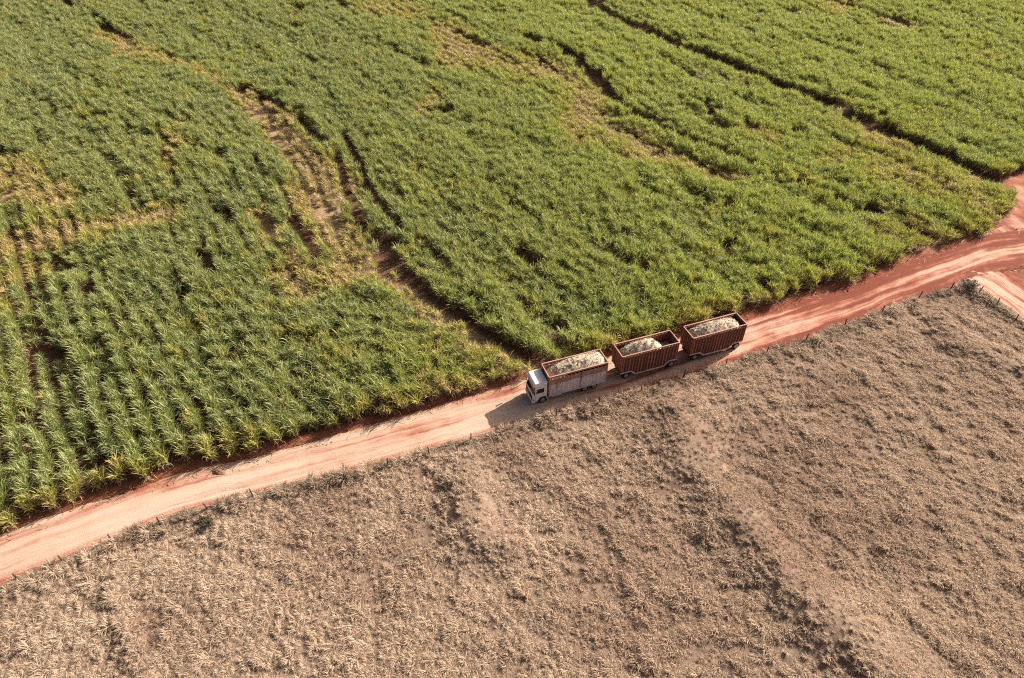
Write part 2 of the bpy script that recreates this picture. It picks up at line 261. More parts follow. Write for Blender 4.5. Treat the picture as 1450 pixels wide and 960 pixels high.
at = gm.attributes.new('pasture', 'FLOAT', 'POINT'); at.data.foreach_set('value', smooth(-.3, .5, psd+(noise(xs, ys, 1.1, 41)-.5)*1.0).astype(np.float32))
rid = np.min([dist_poly(xs, ys, catmull(g, 4))[0]/w_ for g, h_, w_ in RIDGES[:3]], axis=0)+(noise(xs, ys, 2.0, 120, 2)-.5)*1.2
at = gm.attributes.new('short_grass', 'FLOAT', 'POINT'); at.data.foreach_set('value', (.22*smooth(1.5, .6, rid)).astype(np.float32))
bd = np.min([dist_poly(xs, ys, catmull(g, 4))[0]/wd for g, wd, st, h_ in BANDS], axis=0)
at = gm.attributes.new('straw', 'FLOAT', 'POINT'); at.data.foreach_set('value', smooth(1.2, .5, bd).astype(np.float32))
dside, _ = dist_poly(xs, ys, side_far)
redz = np.maximum(smooth(4, 1.0, dside)*(xs > 40), bank*smooth(2.2, .6, dfar)*.8)
at = gm.attributes.new('red_soil', 'FLOAT', 'POINT'); at.data.foreach_set('value', redz.astype(np.float32))
link('ground', gm, kind='structure')

# ------------------------------------------------------------------ roads
def resample(p, n):
    d = np.r_[0, np.cumsum(np.hypot(*np.diff(p, axis=0).T))]; t = np.linspace(0, d[-1], n)
    return np.c_[np.interp(t, d, p[:, 0]), np.interp(t, d, p[:, 1])]
def strip(name, A, B, nv, over, redfun, treadfun, step=.4, ruts=(), lift=.03):
    """a road between its two edges: A far edge, B near edge; nv cells across"""
    idx = np.linspace(0, len(A)-1, 2000); A = np.c_[np.interp(idx, np.arange(len(A)), A[:, 0]), np.interp(idx, np.arange(len(A)), A[:, 1])]
    B = np.c_[np.interp(idx, np.arange(len(B)), B[:, 0]), np.interp(idx, np.arange(len(B)), B[:, 1])]
    M = (A+B)/2; s = np.r_[0, np.cumsum(np.hypot(*np.diff(M, axis=0).T))]; n = int(s[-1]/step)
    t = np.linspace(0, s[-1], n); f = lambda P: np.c_[np.interp(t, s, P[:, 0]), np.interp(t, s, P[:, 1])]
    A, B = f(A), f(B); wid = np.hypot(*(A-B).T)
    v = np.linspace(0, 1, nv+1)
    wide = over/wid
    vv = (-wide[:, None])+(1+2*wide[:, None])*v[None]           # 0 near edge .. 1 far edge
    P = B[:, None]*(1-vv[..., None])+A[:, None]*vv[..., None]
    w = (vv-.5)*wid[:, None]; px, py = P[..., 0], P[..., 1]
    edge = np.minimum(vv, 1-vv)*wid[:, None]
    e2 = edge+(noise(px, py, 1.3, 51, 3)-.5)*.9
    z = lift+.05*smooth(-.2, .6, e2)-.30*smooth(.15, -over*.8, e2)
    U = np.broadcast_to(t[:, None], w.shape)
    for c, wd, dp in ruts:
        z = z-dp*np.exp(-((w-c-(noise(U, U*0, 14, 60+int(c*10))-.5)*.9)/wd)**2)*(.3+noise(U, w, 9, 61))
    z = z+(noise(U*.25, w, .35, 62, 2)-.5)*.05+(noise(px, py, 2.2, 63)-.5)*.04
    nr, nc = w.shape; i = np.arange((nr-1)*(nc-1)); r_, c_ = i//(nc-1), i % (nc-1); a = r_*nc+c_
    F = np.c_[a, a+nc, a+nc+1, a+1][:, ::-1]
    me = new_mesh(name, np.c_[px.ravel(), py.ravel(), z.ravel()], F, [M_ROAD], smooth_shade=True)
    uvl = me.uv_layers.new(name='track'); li = np.empty(len(me.loops), np.int32); me.loops.foreach_get('vertex_index', li)
    uvl.data.foreach_set('uv', np.c_[U.ravel()[li], w.ravel()[li]].ravel().astype(np.float32))
    at = me.attributes.new('redness', 'FLOAT', 'POINT'); at.data.foreach_set('value', np.clip(redfun(px, py, w, edge, U), -1, 2).ravel().astype(np.float32))
    at = me.attributes.new('tread', 'FLOAT', 'POINT'); at.data.foreach_set('value', treadfun(px, py, w).ravel().astype(np.float32))
    return link(name, me, kind='structure')
def main_red(px, py, w, edge, U):
    r = .75*smooth(1.0, .0, edge)*(.35+.65*np.maximum(smooth(8, 30, px), w < 0))+.42*smooth(4, 42, px)+.22*smooth(-30, -10, px)*smooth(2, -12, px)*smooth(.2, 1.2, w)
    r = r+.75*smooth(28, 50, px)*smooth(.9, 2.4, np.abs(w+.2+1.2*(noise(U, w*0, 18, 66)-.5)))-.1*smooth(-15, -30, px)
    return r+.35*(noise(px, py, 9, 70, 2)-.5)
strip('dirt_road', road_far, road_near, 34, .7, main_red, lambda x, y, w: smooth(-8, -16, x), ruts=((-1.1, .32, .07), (.9, .32, .08), (-1.9, .25, .06), (1.9, .3, .05)))
strip('side_track', side_far, side_near, 14, .5, lambda px, py, w, e, U: .32+.7*smooth(.9, 0, e)+.5*(noise(px, py, 4, 71)-.5), lambda x, y, w: x*0, ruts=((-.6, .25, .05), (.7, .25, .05)), lift=.012)
def corner_track():
    x, y = np.meshgrid(np.arange(55, 175, .6), np.arange(70, 150, .6)); m = inside(x.ravel(), y.ravel(), corner_poly).reshape(x.shape)
    d, _ = dist_poly(x, y, np.vstack([corner_poly, corner_poly[:1]])); sd = np.where(m, d, -d)+(noise(x, y, 1.5, 53, 2)-.5)*.8
    keep = (sd[:-1, :-1] > -.9) & (sd[1:, 1:] > -.9) & (sd[:-1, 1:] > -.9) & (sd[1:, :-1] > -.9)
    z = .02+(noise(x, y, 1.2, 54, 2)-.5)*.08-.25*smooth(.1, -.7, sd)
    nc = x.shape[1]; rr, cc = np.nonzero(keep); a = rr*nc+cc
    me = new_mesh('corner_track', np.c_[x.ravel(), y.ravel(), z.ravel()], np.c_[a, a+1, a+nc+1, a+nc], [M_ROAD], smooth_shade=True)
    uvl = me.uv_layers.new(name='track'); li = np.empty(len(me.loops), np.int32); me.loops.foreach_get('vertex_index', li)
    uvl.data.foreach_set('uv', np.c_[(y*1.0).ravel()[li], ((x+y*.3)*.22).ravel()[li]].ravel().astype(np.float32))
    me.attributes.new('redness', 'FLOAT', 'POINT').data.foreach_set('value', (.55+.6*(noise(x, y, 5, 55)-.5)).ravel().astype(np.float32))
    me.attributes.new('tread', 'FLOAT', 'POINT')
    link('corner_track', me, kind='structure')
corner_track()

# ------------------------------------------------------------------ plant prototypes
def blades(spec, mats):
    """spec: list of (base xyz, azimuth, start elevation, length, droop, width, material, random); one curved strip each"""
    V, F, MI, LR = [], [], [], []
    for (b, az, el, L, droop, w, mi, rv, seg) in spec:
        p = np.array(b, float); side = np.array([-math.sin(az), math.cos(az), 0]); k0 = len(V)
        tw = rng.uniform(-.5, .5)
        for s in range(seg+1):
            t = s/seg; ww = w*(.75+.9*t-1.6*t*t) if s < seg else 0
            d = np.array([math.cos(az)*math.cos(el), math.sin(az)*math.cos(el), math.sin(el)])
            nrm = np.cross(d, side); sd = side*math.cos(tw)+nrm*math.sin(tw)
            if s < seg: V += [p-sd*ww/2, p+sd*ww/2]
            else: V.append(p)
            if s < seg-1: F.append((k0+2*s, k0+2*s+1, k0+2*s+3, k0+2*s+2))
            elif s == seg-1: F.append((k0+2*s, k0+2*s+1, k0+2*s+2))
            p = p+d*L/seg; el -= droop/seg; tw += rng.uniform(-.35, .35)
        nf = seg; MI += [mi]*nf; LR += [rv]*(len(V)-k0)
    return V, F, MI, LR
def plant_mesh(name, spec, mats):
    V, F, MI, LR = blades(spec, mats); me = new_mesh(name, V, F, mats, MI)
    me.attributes.new('leaf', 'FLOAT', 'POINT').data.foreach_set('value', np.array(LR, np.float32)); return me
def cane_mesh(k, stalks=7, leaves=7):
    sp = []
    for s in range(stalks):
        x, y = rng.normal(0, .20), rng.normal(0, .33); lean = rng.uniform(.02, .22); la = rng.uniform(0, 6.28)
        h = rng.uniform(1.15, 1.75)
        sp.append(((x, y, 0), la, math.pi/2-lean, h, .1, .05, 2, rng.random(), 2))
        tx, ty = x+math.cos(la)*lean*h, y+math.sin(la)*lean*h
        for l in range(leaves):
            q = l/leaves
            sp.append(((tx, ty, h*(.66+.34*q)), rng.uniform(0, 6.28), R(rng.uniform(58, 76)+14*q), rng.uniform(1.05, 1.7), R(rng.uniform(25, 115)-15*q), rng.uniform(.065, .105), 0, rng.random(), 4))
        for l in range(3):
            sp.append(((x+math.cos(la)*lean*h*.5, y+math.sin(la)*lean*h*.5, h*rng.uniform(.35, .75)), rng.uniform(0, 6.28), R(rng.uniform(0, 45)), rng.uniform(.6, 1.0), R(110), .07, 1, rng.random(), 3))
    return plant_mesh('sugarcane_clump', sp, [M_LEAF, M_DEAD, M_STALK])
def grass_mesh(k, n=64):
    sp = []; wind = R(205)
    for b in range(n):
        r = .20*math.sqrt(rng.random()); a = rng.uniform(0, 6.28)
        az = a+rng.normal(0, .7) if rng.random() < .75 else wind+rng.normal(0, .8)
        sp.append(((r*math.cos(a), r*math.sin(a), -.05), az, R(rng.uniform(50, 85)), rng.uniform(.5, .95), R(rng.uniform(70, 135)), rng.uniform(.032, .058), 0, rng.random(), 3))
    return plant_mesh('dry_grass_tuft', sp, [M_GRASS])
cane_meshes = [cane_mesh(k) for k in range(7)]
grass_meshes = [grass_mesh(k) for k in range(6)]

def scatter(name, pts, rot, scl, tint, vary, meshes, **props):
    me = bpy.data.meshes.new(name); n = len(pts); me.vertices.add(n); me.vertices.foreach_set('co', pts.astype(np.float32).ravel())
    for nm, ty, data in (('rot', 'FLOAT_VECTOR', rot), ('scl', 'FLOAT_VECTOR', scl), ('tint', 'FLOAT', tint), ('vary', 'FLOAT', vary)):
        me.attributes.new(nm, ty, 'POINT').data.foreach_set('vector' if ty == 'FLOAT_VECTOR' else 'value', np.asarray(data, np.float32).ravel())
    me.attributes.new('vid', 'INT', 'POINT').data.foreach_set('value', rng.integers(0, len(meshes), n).astype(np.int32))
    me.update(); o = link(name, me, **props)
    ng = bpy.data.node_groups.new(name, 'GeometryNodeTree')
    ng.interface.new_socket('Geometry', in_out='INPUT', socket_type='NodeSocketGeometry'); ng.interface.new_socket('Geometry', in_out='OUTPUT', socket_type='NodeSocketGeometry')
    nn, ll = ng.nodes, ng.links; gi, go = nn.new('NodeGroupInput'), nn.new('NodeGroupOutput')
    iop = nn.new('GeometryNodeInstanceOnPoints'); jn = nn.new('GeometryNodeJoinGeometry')
    for k, m in enumerate(meshes):
        po = bpy.data.objects.new(name+'_plant', m); oi = nn.new('GeometryNodeObjectInfo'); oi.inputs['Object'].default_value = po; oi.inputs['As Instance'].default_value = True
        ll.new(oi.outputs['Geometry'], jn.inputs[0])
    def na(nm, t): 
        x = nn.new('GeometryNodeInputNamedAttribute'); x.data_type = t; x.inputs[0].default_value = nm; return x.outputs[0]
    ll.new(gi.outputs[0], iop.inputs['Points']); ll.new(jn.outputs[0], iop.inputs['Instance']); iop.inputs['Pick Instance'].default_value = True
    ll.new(na('vid', 'INT'), iop.inputs['Instance Index']); ll.new(na('rot', 'FLOAT_VECTOR'), iop.inputs['Rotation']); ll.new(na('scl', 'FLOAT_VECTOR'), iop.inputs['Scale'])
    ll.new(iop.outputs[0], go.inputs[0])
    md = o.modifiers.new('plants', 'NODES'); md.node_group = ng
    return o

# ------------------------------------------------------------------ sugarcane in curving double rows
ROW = 1.85
gfun = []
for g in GUIDES:
    p = catmull(g, 8); o_ = np.argsort(p[:, 1]); p = p[o_]
    gfun.append(p)
def gx_at(p, y):
    x = np.interp(y, p[:, 1], p[:, 0])
    lo = (p[3]-p[0])/max(p[3, 1]-p[0, 1], .1); hi = (p[-1]-p[-4])/max(p[-1, 1]-p[-4, 1], .1)
    x = np.where(y < p[0, 1], p[0, 0]+lo[0]*(y-p[0, 1]), x); return np.where(y > p[-1, 1], p[-1, 0]+hi[0]*(y-p[-1, 1]), x)
yy = np.arange(28, 262, .25)
pts = []
for a_, b_ in zip(gfun[:-1], gfun[1:]):
    xa, xb = gx_at(a_, yy), gx_at(b_, yy)
    m = (yy > 60) & (yy < 200); slope = np.gradient((xa+xb)/2, yy); wperp = np.abs(xb-xa)/np.sqrt(1+slope**2)
    nr = max(1, int(round(np.median(wperp[m])/ROW)))
    for r in range(nr):
        for off in (-.20, .20):
            x = xa+(xb-xa)*(r+.5)/nr; sl_ = np.gradient(x, yy); s = np.r_[0, np.cumsum(np.hypot(np.diff(x), np.diff(yy)))]
            nst = int(s[-1]/.86); t = (np.arange(nst)+rng.uniform(-.35, .35, nst))*.86+.3
            yv = np.interp(t, s, yy); xv = np.interp(yv, yy, x); sv = np.interp(yv, yy, sl_); nrm = np.hypot(1, sv)
            lose = np.maximum(smooth(-45, 5, xv+.35*(yv-60)), .9*smooth(85, 125, yv)); o2 = off*(1+.8*lose)+rng.normal(0, 1, nst)*(.22+.03*lose)+(.6)*(noise(xv, yv, 6, 81)-.5)
            pts.append(np.c_[xv+o2/nrm, yv-o2*sv/nrm, np.arctan2(1, sv)-math.pi/2, np.full(nst, r)])
pts = np.vstack(pts); x, y = pts[:, 0], pts[:, 1]
k = (np.abs(x) < .56*y+44) & inside(x, y, cane_poly); pts = pts[k]; x, y = pts[:, 0], pts[:, 1]
dedge, _ = dist_poly(x, y, far_line)
edge_n = .05+1.7*noise(x, y, 2.4, 90)**1.5
keep = dedge > edge_n
for g, hw in GAPS:
    d, _ = dist_poly(x, y, catmull(g, 4)); keep &= d > hw*(.72+.55*noise(x, y, 3, 91))
tint = .10*noise(x, y, 12, 92)+.08*rng.random(len(x)); hf = np.ones(len(x))
wx, wy = x+(noise(x, y, 6, 93, 2)-.5)*9, y+(noise(x, y, 6, 94, 2)-.5)*9
for c, e1, e2, s, h in PATCHES:
    det = e1[0]*e2[1]-e1[1]*e2[0]; ax, ay = wx-c[0], wy-c[1]
    u = (ax*e2[1]-ay*e2[0])/det; v = (-ax*e1[1]+ay*e1[0])/det; q = np.exp(-(u*u+v*v)**1.4*.75)
    q = q*(.55+.8*noise(x, y, 2.6, 95))
    tint = np.maximum(tint, np.clip(s*q*1.35, 0, 1)); hf = np.minimum(hf, 1-(1-h)*np.clip(q*1.2, 0, 1))
for g, wd, s, h in BANDS:
    d, _ = dist_poly(x+(noise(x, y, 4, 130)-.5)*3, y+(noise(x, y, 4, 131)-.5)*3, catmull(g, 4)); qb = smooth(wd*1.1, wd*.35, d)*(.5+.75*noise(x, y, 2.2, 132))
    tint = np.maximum(tint, np.clip(s*qb*1.25, 0, 1)); hf = np.minimum(hf, 1-(1-h)*np.clip(qb*1.2, 0, 1))
redge = smooth(5.0, .5, dedge)*(.1+.95*noise(x, y, 3.5, 96, 2)); tint = np.maximum(tint, redge*.85)
keep &= rng.random(len(x)) > .05+.30*(1-hf)
slit = noise((x+.62*y)*1.0, y*.22+.3*x*.22, 1.7, 140, 2); hf = hf*(1-.42*smooth(.64, .78, slit)); keep &= ~((slit > .74) & (rng.random(len(x)) < .6))
big = noise(x+.62*y, y*.45, 5.5, 141, 2); hf = hf*(1-.22*smooth(.5, .75, big))
spots = noise(x, y, 3.4, 97, 2); keep &= ~((spots > .80)); tint = tint+.35*smooth(.66, .8, spots)
hgt = hf*(.84+.18*noise(x, y, 9, 98, 2)+.26*noise(x, y, 3.2, 198, 2))*rng.uniform(.78, 1.14, len(x))*(1-.18*smooth(2.2, .3, dedge))
vary = np.clip(.15+.75*smooth(-35, 45, x+.2*(y-90))+.6*(noise(x, y, 16, 99, 2)-.5)+.5*(noise(x, y, 3.0, 199, 2)-.5)+rng.normal(0, .14, len(x)), 0, 1)
P = np.c_[x, y, np.full(len(x), -.02)]; rot = np.c_[rng.normal(0, .07, len(x)), rng.normal(0, .07, len(x)), pts[:, 2]+rng.choice([0, math.pi], len(x))+rng.normal(0, .3, len(x))]
wid = rng.uniform(.82, 1.12, len(x))*(.8+.2*hf)*(1.08-.08*smooth(-40, 0, x+.35*(y-60))); S = np.c_[wid, wid, hgt*1.05]
# the row ends along the road stand clear of one another: individuals
nearest = keep & (dedge < 1.75) & (np.abs(x) < .557*y+31.6) & (x < 62)
lo_ = np.nonzero(nearest)[0]; sel = []
for i in lo_[np.argsort(x[lo_])]:
    if not sel or np.hypot(x[i]-x[sel[-1]], y[i]-y[sel[-1]]) > .9: sel.append(i)
print('edge clumps', len(sel), 'clumps', keep.sum())
selm = np.zeros(len(x), bool); selm[sel] = True
for i in sel:
    look = 'yellowing' if tint[i] > .30 else 'green'
    where = 'at the road edge left of the earth heap' if x[i] < SPOT['heap'][0] else 'at the road edge between the earth heap and the truck cab' if x[i] < 3 else 'at the crop edge right behind the truck and trailers' if x[i] < 31 else 'at the road edge between the last trailer and the junction'
    o = link('sugarcane_clump', cane_meshes[i % 7], label=look+' sugarcane clump '+where, category='sugarcane', group=look+' cane clumps '+where)
    o.location = P[i]; o.rotation_euler = rot[i]; o.scale = S[i]; o['tint'] = float(tint[i]); o['vary'] = float(vary[i])
k = keep & ~selm
scatter('sugarcane_crop', P[k], rot[k], S[k], np.clip(tint[k], 0, 1), vary[k], cane_meshes, kind='stuff', label='tall green sugarcane crop covering the fields behind the dirt road', category='sugarcane')

# ------------------------------------------------------------------ dry pasture grass
def cloud(n, x0, x1, y0, y1): return rng.uniform(x0, x1, n), rng.uniform(y0, y1, n)
gxx, gyy = np.meshgrid(np.arange(-75, 85, .48), np.arange(16, 92, .48)); gxx[::2] += .24; x = gxx.ravel()+rng.uniform(-.22, .22, gxx.size); y = gyy.ravel()+rng.uniform(-.22, .22, gxx.size)
k = (np.abs(x) < .56*y+40); x, y = x[k], y[k]; psd = pasture_sd(x, y); k = psd > .1; x, y, psd = x[k], y[k], psd[k]
bare = noise(x, y, 7, 110, 2); clump = noise(x, y, 1.1, 111)
k = rng.random(len(x)) < np.clip(.62+.6*clump, .3, 1)*(1-.35*smooth(.62, .75, bare))
x, y, psd = x[k], y[k], psd[k]; n_ = len(x); z = terrain(x, y, psd)
lump = noise(x, y, 1.1, 111); rd = np.min([dist_poly(x, y, catmull(g, 4))[0]/w_ for g, h_, w_ in RIDGES[:3]], axis=0); rd = rd+(noise(x, y, 2.0, 120, 2)-.5)*1.2; smoothed = smooth(1.5, .6, rd)
sc = (.58+.50*lump)*rng.uniform(.55, 1.4, n_)*(1-.26*smoothed)*(.72+.56*noise(x, y, 2.1, 119))*(1+.3*smooth(2.2, .6, psd)*noise(x, y, 2.2, 118)*1.6)
tint = .5*smooth(1.7, .3, psd)*np.clip(2.2*noise(x, y, 1.8, 112)-.5, 0, 1)+.10*noise(x, y, 8, 113)  # verge tufts darker: olive growth, plus bank and shrub shade painted in
vary = np.clip(smooth(.48, .75, noise(x, y, 10, 114, 2))+rng.normal(0, .15, n_), 0, 1)
print('tufts', n_)
scatter('dry_grass', np.c_[x, y, z-.02], np.c_[rng.normal(0, .15, n_), rng.normal(0, .15, n_), rng.uniform(-.9, .9, n_)], np.c_[sc, sc, sc*rng.uniform(.8, 1.15, n_)], tint, vary, grass_meshes, kind='stuff', label='dry tan tussock grass covering the pasture below the road', category='grass')

# ------------------------------------------------------------------ hard-surface helpers
class MB:
    def __init__(s): s.v, s.f = [], []
    def add(s, v, f):
        k = len(s.v); s.v += [tuple(p) for p in v]; s.f += [tuple(i+k for i in q) for q in f]; return s
    def box(s, lo, hi, rot=None, about=None):
        v = [(x, y, z) for z in (lo[2], hi[2]) for y in (lo[1], hi[1]) for x in (lo[0], hi[0])]
        if rot is not None:
            c = Vector(about) if about is not None else (Vector(lo)+Vector(hi))/2
            v = [tuple(rot @ (Vector(p)-c)+c) for p in v]
        return s.add(v, [(0, 2, 3, 1), (4, 5, 7, 6), (0, 1, 5, 4), (2, 6, 7, 3), (0, 4, 6, 2), (1, 3, 7, 5)])
    def prism(s, prof, y0, y1):
        """profile in x,z pushed from y0 to y1"""
        n = len(prof); v = [(x, y0, z) for x, z in prof]+[(x, y1, z) for x, z in prof]
        a = sum(prof[i][0]*prof[(i+1) % n][1]-prof[(i+1) % n][0]*prof[i][1] for i in range(n))
        f = [tuple(range(n)), tuple(range(2*n-1, n-1, -1))]+[(i, i+n, (i+1) % n+n, (i+1) % n) for i in range(n)]
        if (a > 0) != (y1 > y0): f = [q[::-1] for q in f]
        return s.add(v, f)
    def tube(s, pts, r, n=8):
        pts = [Vector(p) for p in pts]; V = []; F = []
        for i, p in enumerate(pts):
            d = (pts[min(i+1, len(pts)-1)]-pts[max(i-1, 0)]).normalized(); u = d.orthogonal().normalized() if abs(d.z) > .9 else d.cross(Vector((0, 0, 1))).normalized(); w = d.cross(u)
            V += [p+(u*math.cos(2*math.pi*k/n)+w*math.sin(2*math.pi*k/n))*(r[i] if isinstance(r, (list, tuple)) else r) for k in range(n)]
        for i in range(len(pts)-1):
            for k in range(n): F.append((i*n+k, i*n+(k+1) % n, (i+1)*n+(k+1) % n, (i+1)*n+k))
        F += [tuple(range(n))[::-1], tuple((len(pts)-1)*n+k for k in range(n))]
        return s.add(V, F)
    def lathe_y(s, c, prof, n=24):
        """profile (radius, y) turned about an axle along y"""
        V = []; F = []
        for r, y in prof: V += [(c[0]+r*math.cos(2*math.pi*k/n), c[1]+y, c[2]+r*math.sin(2*math.pi*k/n)) for k in range(n)]
        for i in range(len(prof)-1):
            for k in range(n): F.append((i*n+k, (i+1)*n+k, (i+1)*n+(k+1) % n, i*n+(k+1) % n))
        F += [tuple(range(n)), tuple((len(prof)-1)*n+k for k in range(n))[::-1]]
        return s.add(V, F)
    def build(s, name, mat, parent=None, bevel=0, **props):
        me = new_mesh(name, s.v, s.f, [mat]); bm = bmesh.new(); bm.from_mesh(me); bmesh.ops.recalc_face_normals(bm, faces=bm.faces)
        if bevel: bmesh.ops.bevel(bm, geom=[e for e in bm.edges if len(e.link_faces) == 2 and e.calc_face_angle(0) > .5], offset=bevel, segments=2, affect='EDGES', profile=.6)
        bm.to_mesh(me); bm.free(); return link(name, me, parent, **props)

def mat_paint(name, base, worn, rust, amount, rough=.5, vert=True, dust=.35, vary=False):
    n = N(name); v = n.coord(); sp = n.mapping(v, (1, 1, .16) if vert else (1, 1, 1))
    a = n.noise(sp, 2.0, 4, .6); b = n.noise(v, .9, 5, .6)
    col = n.mix(n.rampv(b, .35, .65), base, worn)
    col = n.mix(n.math('MULTIPLY', n.rampv(a, 1-amount, 1.12-amount), 1.0), col, n.ramp(n.noise(v, 9, 4), [(.3, rust), (.7, tuple(min(1, x*1.9) for x in rust))]))
    rnd = n.n('ObjectInfo').outputs['Random']; k_ = n.math('MULTIPLY_ADD', rnd, .65, .55)
    if vary: col = n.mix(1.0, col, n.n('CombineColor', i0=k_, i1=k_, i2=k_).outputs[0], 'MULTIPLY')
    geo = n.n('NewGeometry').outputs['Normal']; up = n.n('SeparateXYZ', i0=geo).outputs[2]
    col = n.mix(n.math('MULTIPLY', n.math('ADD', n.math('MULTIPLY', n.rampv(up, .2, .9), .5), .35), dust), col, (.42, .24, .16))
    return n.done(n.bsdf(col, rough, .4, n.bump(a, .15, .02)))
def mat_flat(name, col, rough=.6, spec=.4, metal=0.0):
    n = N(name); v = n.coord(); return n.done(n.bsdf(n.mix(n.noise(v, 3, 5), tuple(c*.7 for c in col), tuple(min(1, c*1.25) for c in col)), rough, spec, None, metal))
M_CAB = mat_paint('cab_white_paint', (.88, .88, .88), (.80, .80, .80), (.36, .22, .15), .06, .35, dust=.08)
M_BODY = mat_paint('faded_white_panel', (.76, .71, .76), (.52, .45, .48), (.17, .065, .042), .42, .6)
M_RUSTP = mat_paint('rusted_pink_panel', (.42, .29, .25), (.30, .16, .125), (.13, .05, .032), .42, .75)
M_TRAILER = mat_paint('gap_shade_panel', (.060, .020, .020), (.045, .017, .018), (.030, .014, .014), .42, .65)  # near-black panel: the shade of the slat gaps is put into its colour
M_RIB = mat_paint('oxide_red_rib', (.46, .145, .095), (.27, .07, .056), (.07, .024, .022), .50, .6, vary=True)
M_RIM = mat_paint('bleached_rust_rail', (.46, .27, .20), (.36, .18, .13), (.18, .07, .045), .36, .7)
M_PALE = mat_paint('grey_steel_rail', (.70, .63, .60), (.58, .50, .46), (.30, .15, .10), .22, .6)
M_CHASSIS = mat_flat('chassis_black', (.035, .028, .026), .7)
M_TYRE = mat_flat('tyre_rubber', (.028, .026, .025), .85, .2)
M_RIMW = mat_flat('wheel_rim_steel', (.36, .33, .31), .5, .5, .3)
M_GLASS = mat_flat('cab_glass', (.012, .014, .016), .08, .8)
M_PLAST = mat_flat('black_plastic', (.03, .03, .032), .5)
M_LAMP = mat_flat('lamp_glass', (.62, .62, .60), .12, .8)
M_RED = mat_flat('tail_lamp_red', (.35, .02, .015), .25, .6)
M_ORANGE = mat_flat('marker_orange', (.60, .20, .03), .3, .6)

def wheel(parent, x, side, r=.52, wdt=.30, yout=1.25):
    yc = side*(yout-wdt/2); c = (x, yc, r)
    t = MB().lathe_y(c, [(r*.62, -wdt/2), (r*.9, -wdt/2), (r, -wdt*.36), (r, wdt*.36), (r*.9, wdt/2), (r*.62, wdt/2)])
    w = MB().lathe_y(c, [(r*.1, -wdt*.5), (r*.62, -wdt*.49), (r*.62, wdt*.49), (r*.1, wdt*.5)]).build('wheel', M_CHASSIS, parent)
    t.build('tyre', M_TYRE, w)
    yo = yc+side*wdt/2
    MB().lathe_y((x, yo, r), [(r*.60, -.02), (r*.60, .012), (r*.50, .004*side), (r*.30, .035*side), (r*.17, .06*side), (r*.15, .09*side)]).build('rim', M_RIMW, w)
    return w

def heap(name, label, x0, x1, hw, z0, prof, parent_obj, seed):
    """a heap of chopped cane inside a body: prof gives the crest height along the length"""
    nx_, ny_ = 56, 20; u = np.linspace(0, 1, nx_); v = np.linspace(-1, 1, ny_); U, V_ = np.meshgrid(u, v, indexing='ij')
    crest = np.interp(U, [p[0] for p in prof], [p[1] for p in prof])
    lx = x0+(x1-x0)*U; ly = V_*hw
    side_h = np.interp(U, [p[0] for p in prof], [p[2] for p in prof])
    zz = z0+side_h+(crest-side_h)*np.maximum(0, 1-np.abs(V_)**2.2)+(noise(lx+seed*31, ly, .7, 200+seed, 3)-.5)*.15+(noise(lx+seed*31, ly, .22, 210+seed, 2)-.5)*.06
    verts = list(np.c_[lx.ravel(), ly.ravel(), zz.ravel()]); a = (np.arange(nx_-1)[:, None]*ny_+np.arange(ny_-1)[None]).ravel()
    faces = [tuple(q) for q in np.c_[a, a+1, a+ny_+1, a+ny_][:, ::-1]]
    mi = [0]*len(faces); rs = np.random.default_rng(seed)
    for b in range(260):
        iu, iv = rs.uniform(0, nx_-1.01), rs.uniform(.6, ny_-1.6); i0, j0 = int(iu), int(iv)
        c = Vector((lx[i0, j0]+rs.uniform(-.07, .07), ly[i0, j0]+rs.uniform(-.06, .06), zz[i0, j0]+rs.uniform(0, .06)))
        L, w = rs.uniform(.10, .24), rs.uniform(.016, .03); e = Euler((0, rs.normal(0, .45), rs.uniform(0, 6.28))).to_matrix(); k0 = len(verts)
        for dx in (-L, L):
            for dy, dz in ((-w, -w), (w, -w), (0, w)): verts.append(np.array(c+e @ Vector((dx, dy, dz))))
        faces += [(k0, k0+1, k0+4, k0+3), (k0+1, k0+2, k0+5, k0+4), (k0+2, k0, k0+3, k0+5), (k0, k0+2, k0+1), (k0+3, k0+4, k0+5)]; mi += [1]*5
    me = new_mesh(name, verts, faces, [M_LOAD, M_BILLET], mi)
    me.attributes.new('leaf', 'FLOAT', 'POINT').data.foreach_set('value', np.repeat(rs.random(len(verts)//2+1), 2)[:len(verts)].astype(np.float32))
    o = link(name, me, label=label, category='cane load'); o.location = parent_obj.location; o.rotation_euler = parent_obj.rotation_euler
    return o
def mat_load(name, a, b, c):
    n = N(name); v = n.coord(); col = n.ramp(n.noise(v, 2.6, 7, .75), [(.28, a), (.45, b), (.62, c)])
    col = n.mix(n.math('MULTIPLY', n.attr('leaf'), .45), col, (.52, .43, .325))
    return n.done(n.bsdf(col, .85, .15, n.bump(n.noise(v, 9, 6, .8), .6, .05)))
M_LOAD = mat_load('chopped_cane', (.31, .235, .16), (.43, .345, .25), (.53, .44, .335))
M_BILLET = mat_load('cane_billet', (.33, .26, .175), (.46, .375, .275), (.56, .475, .37))

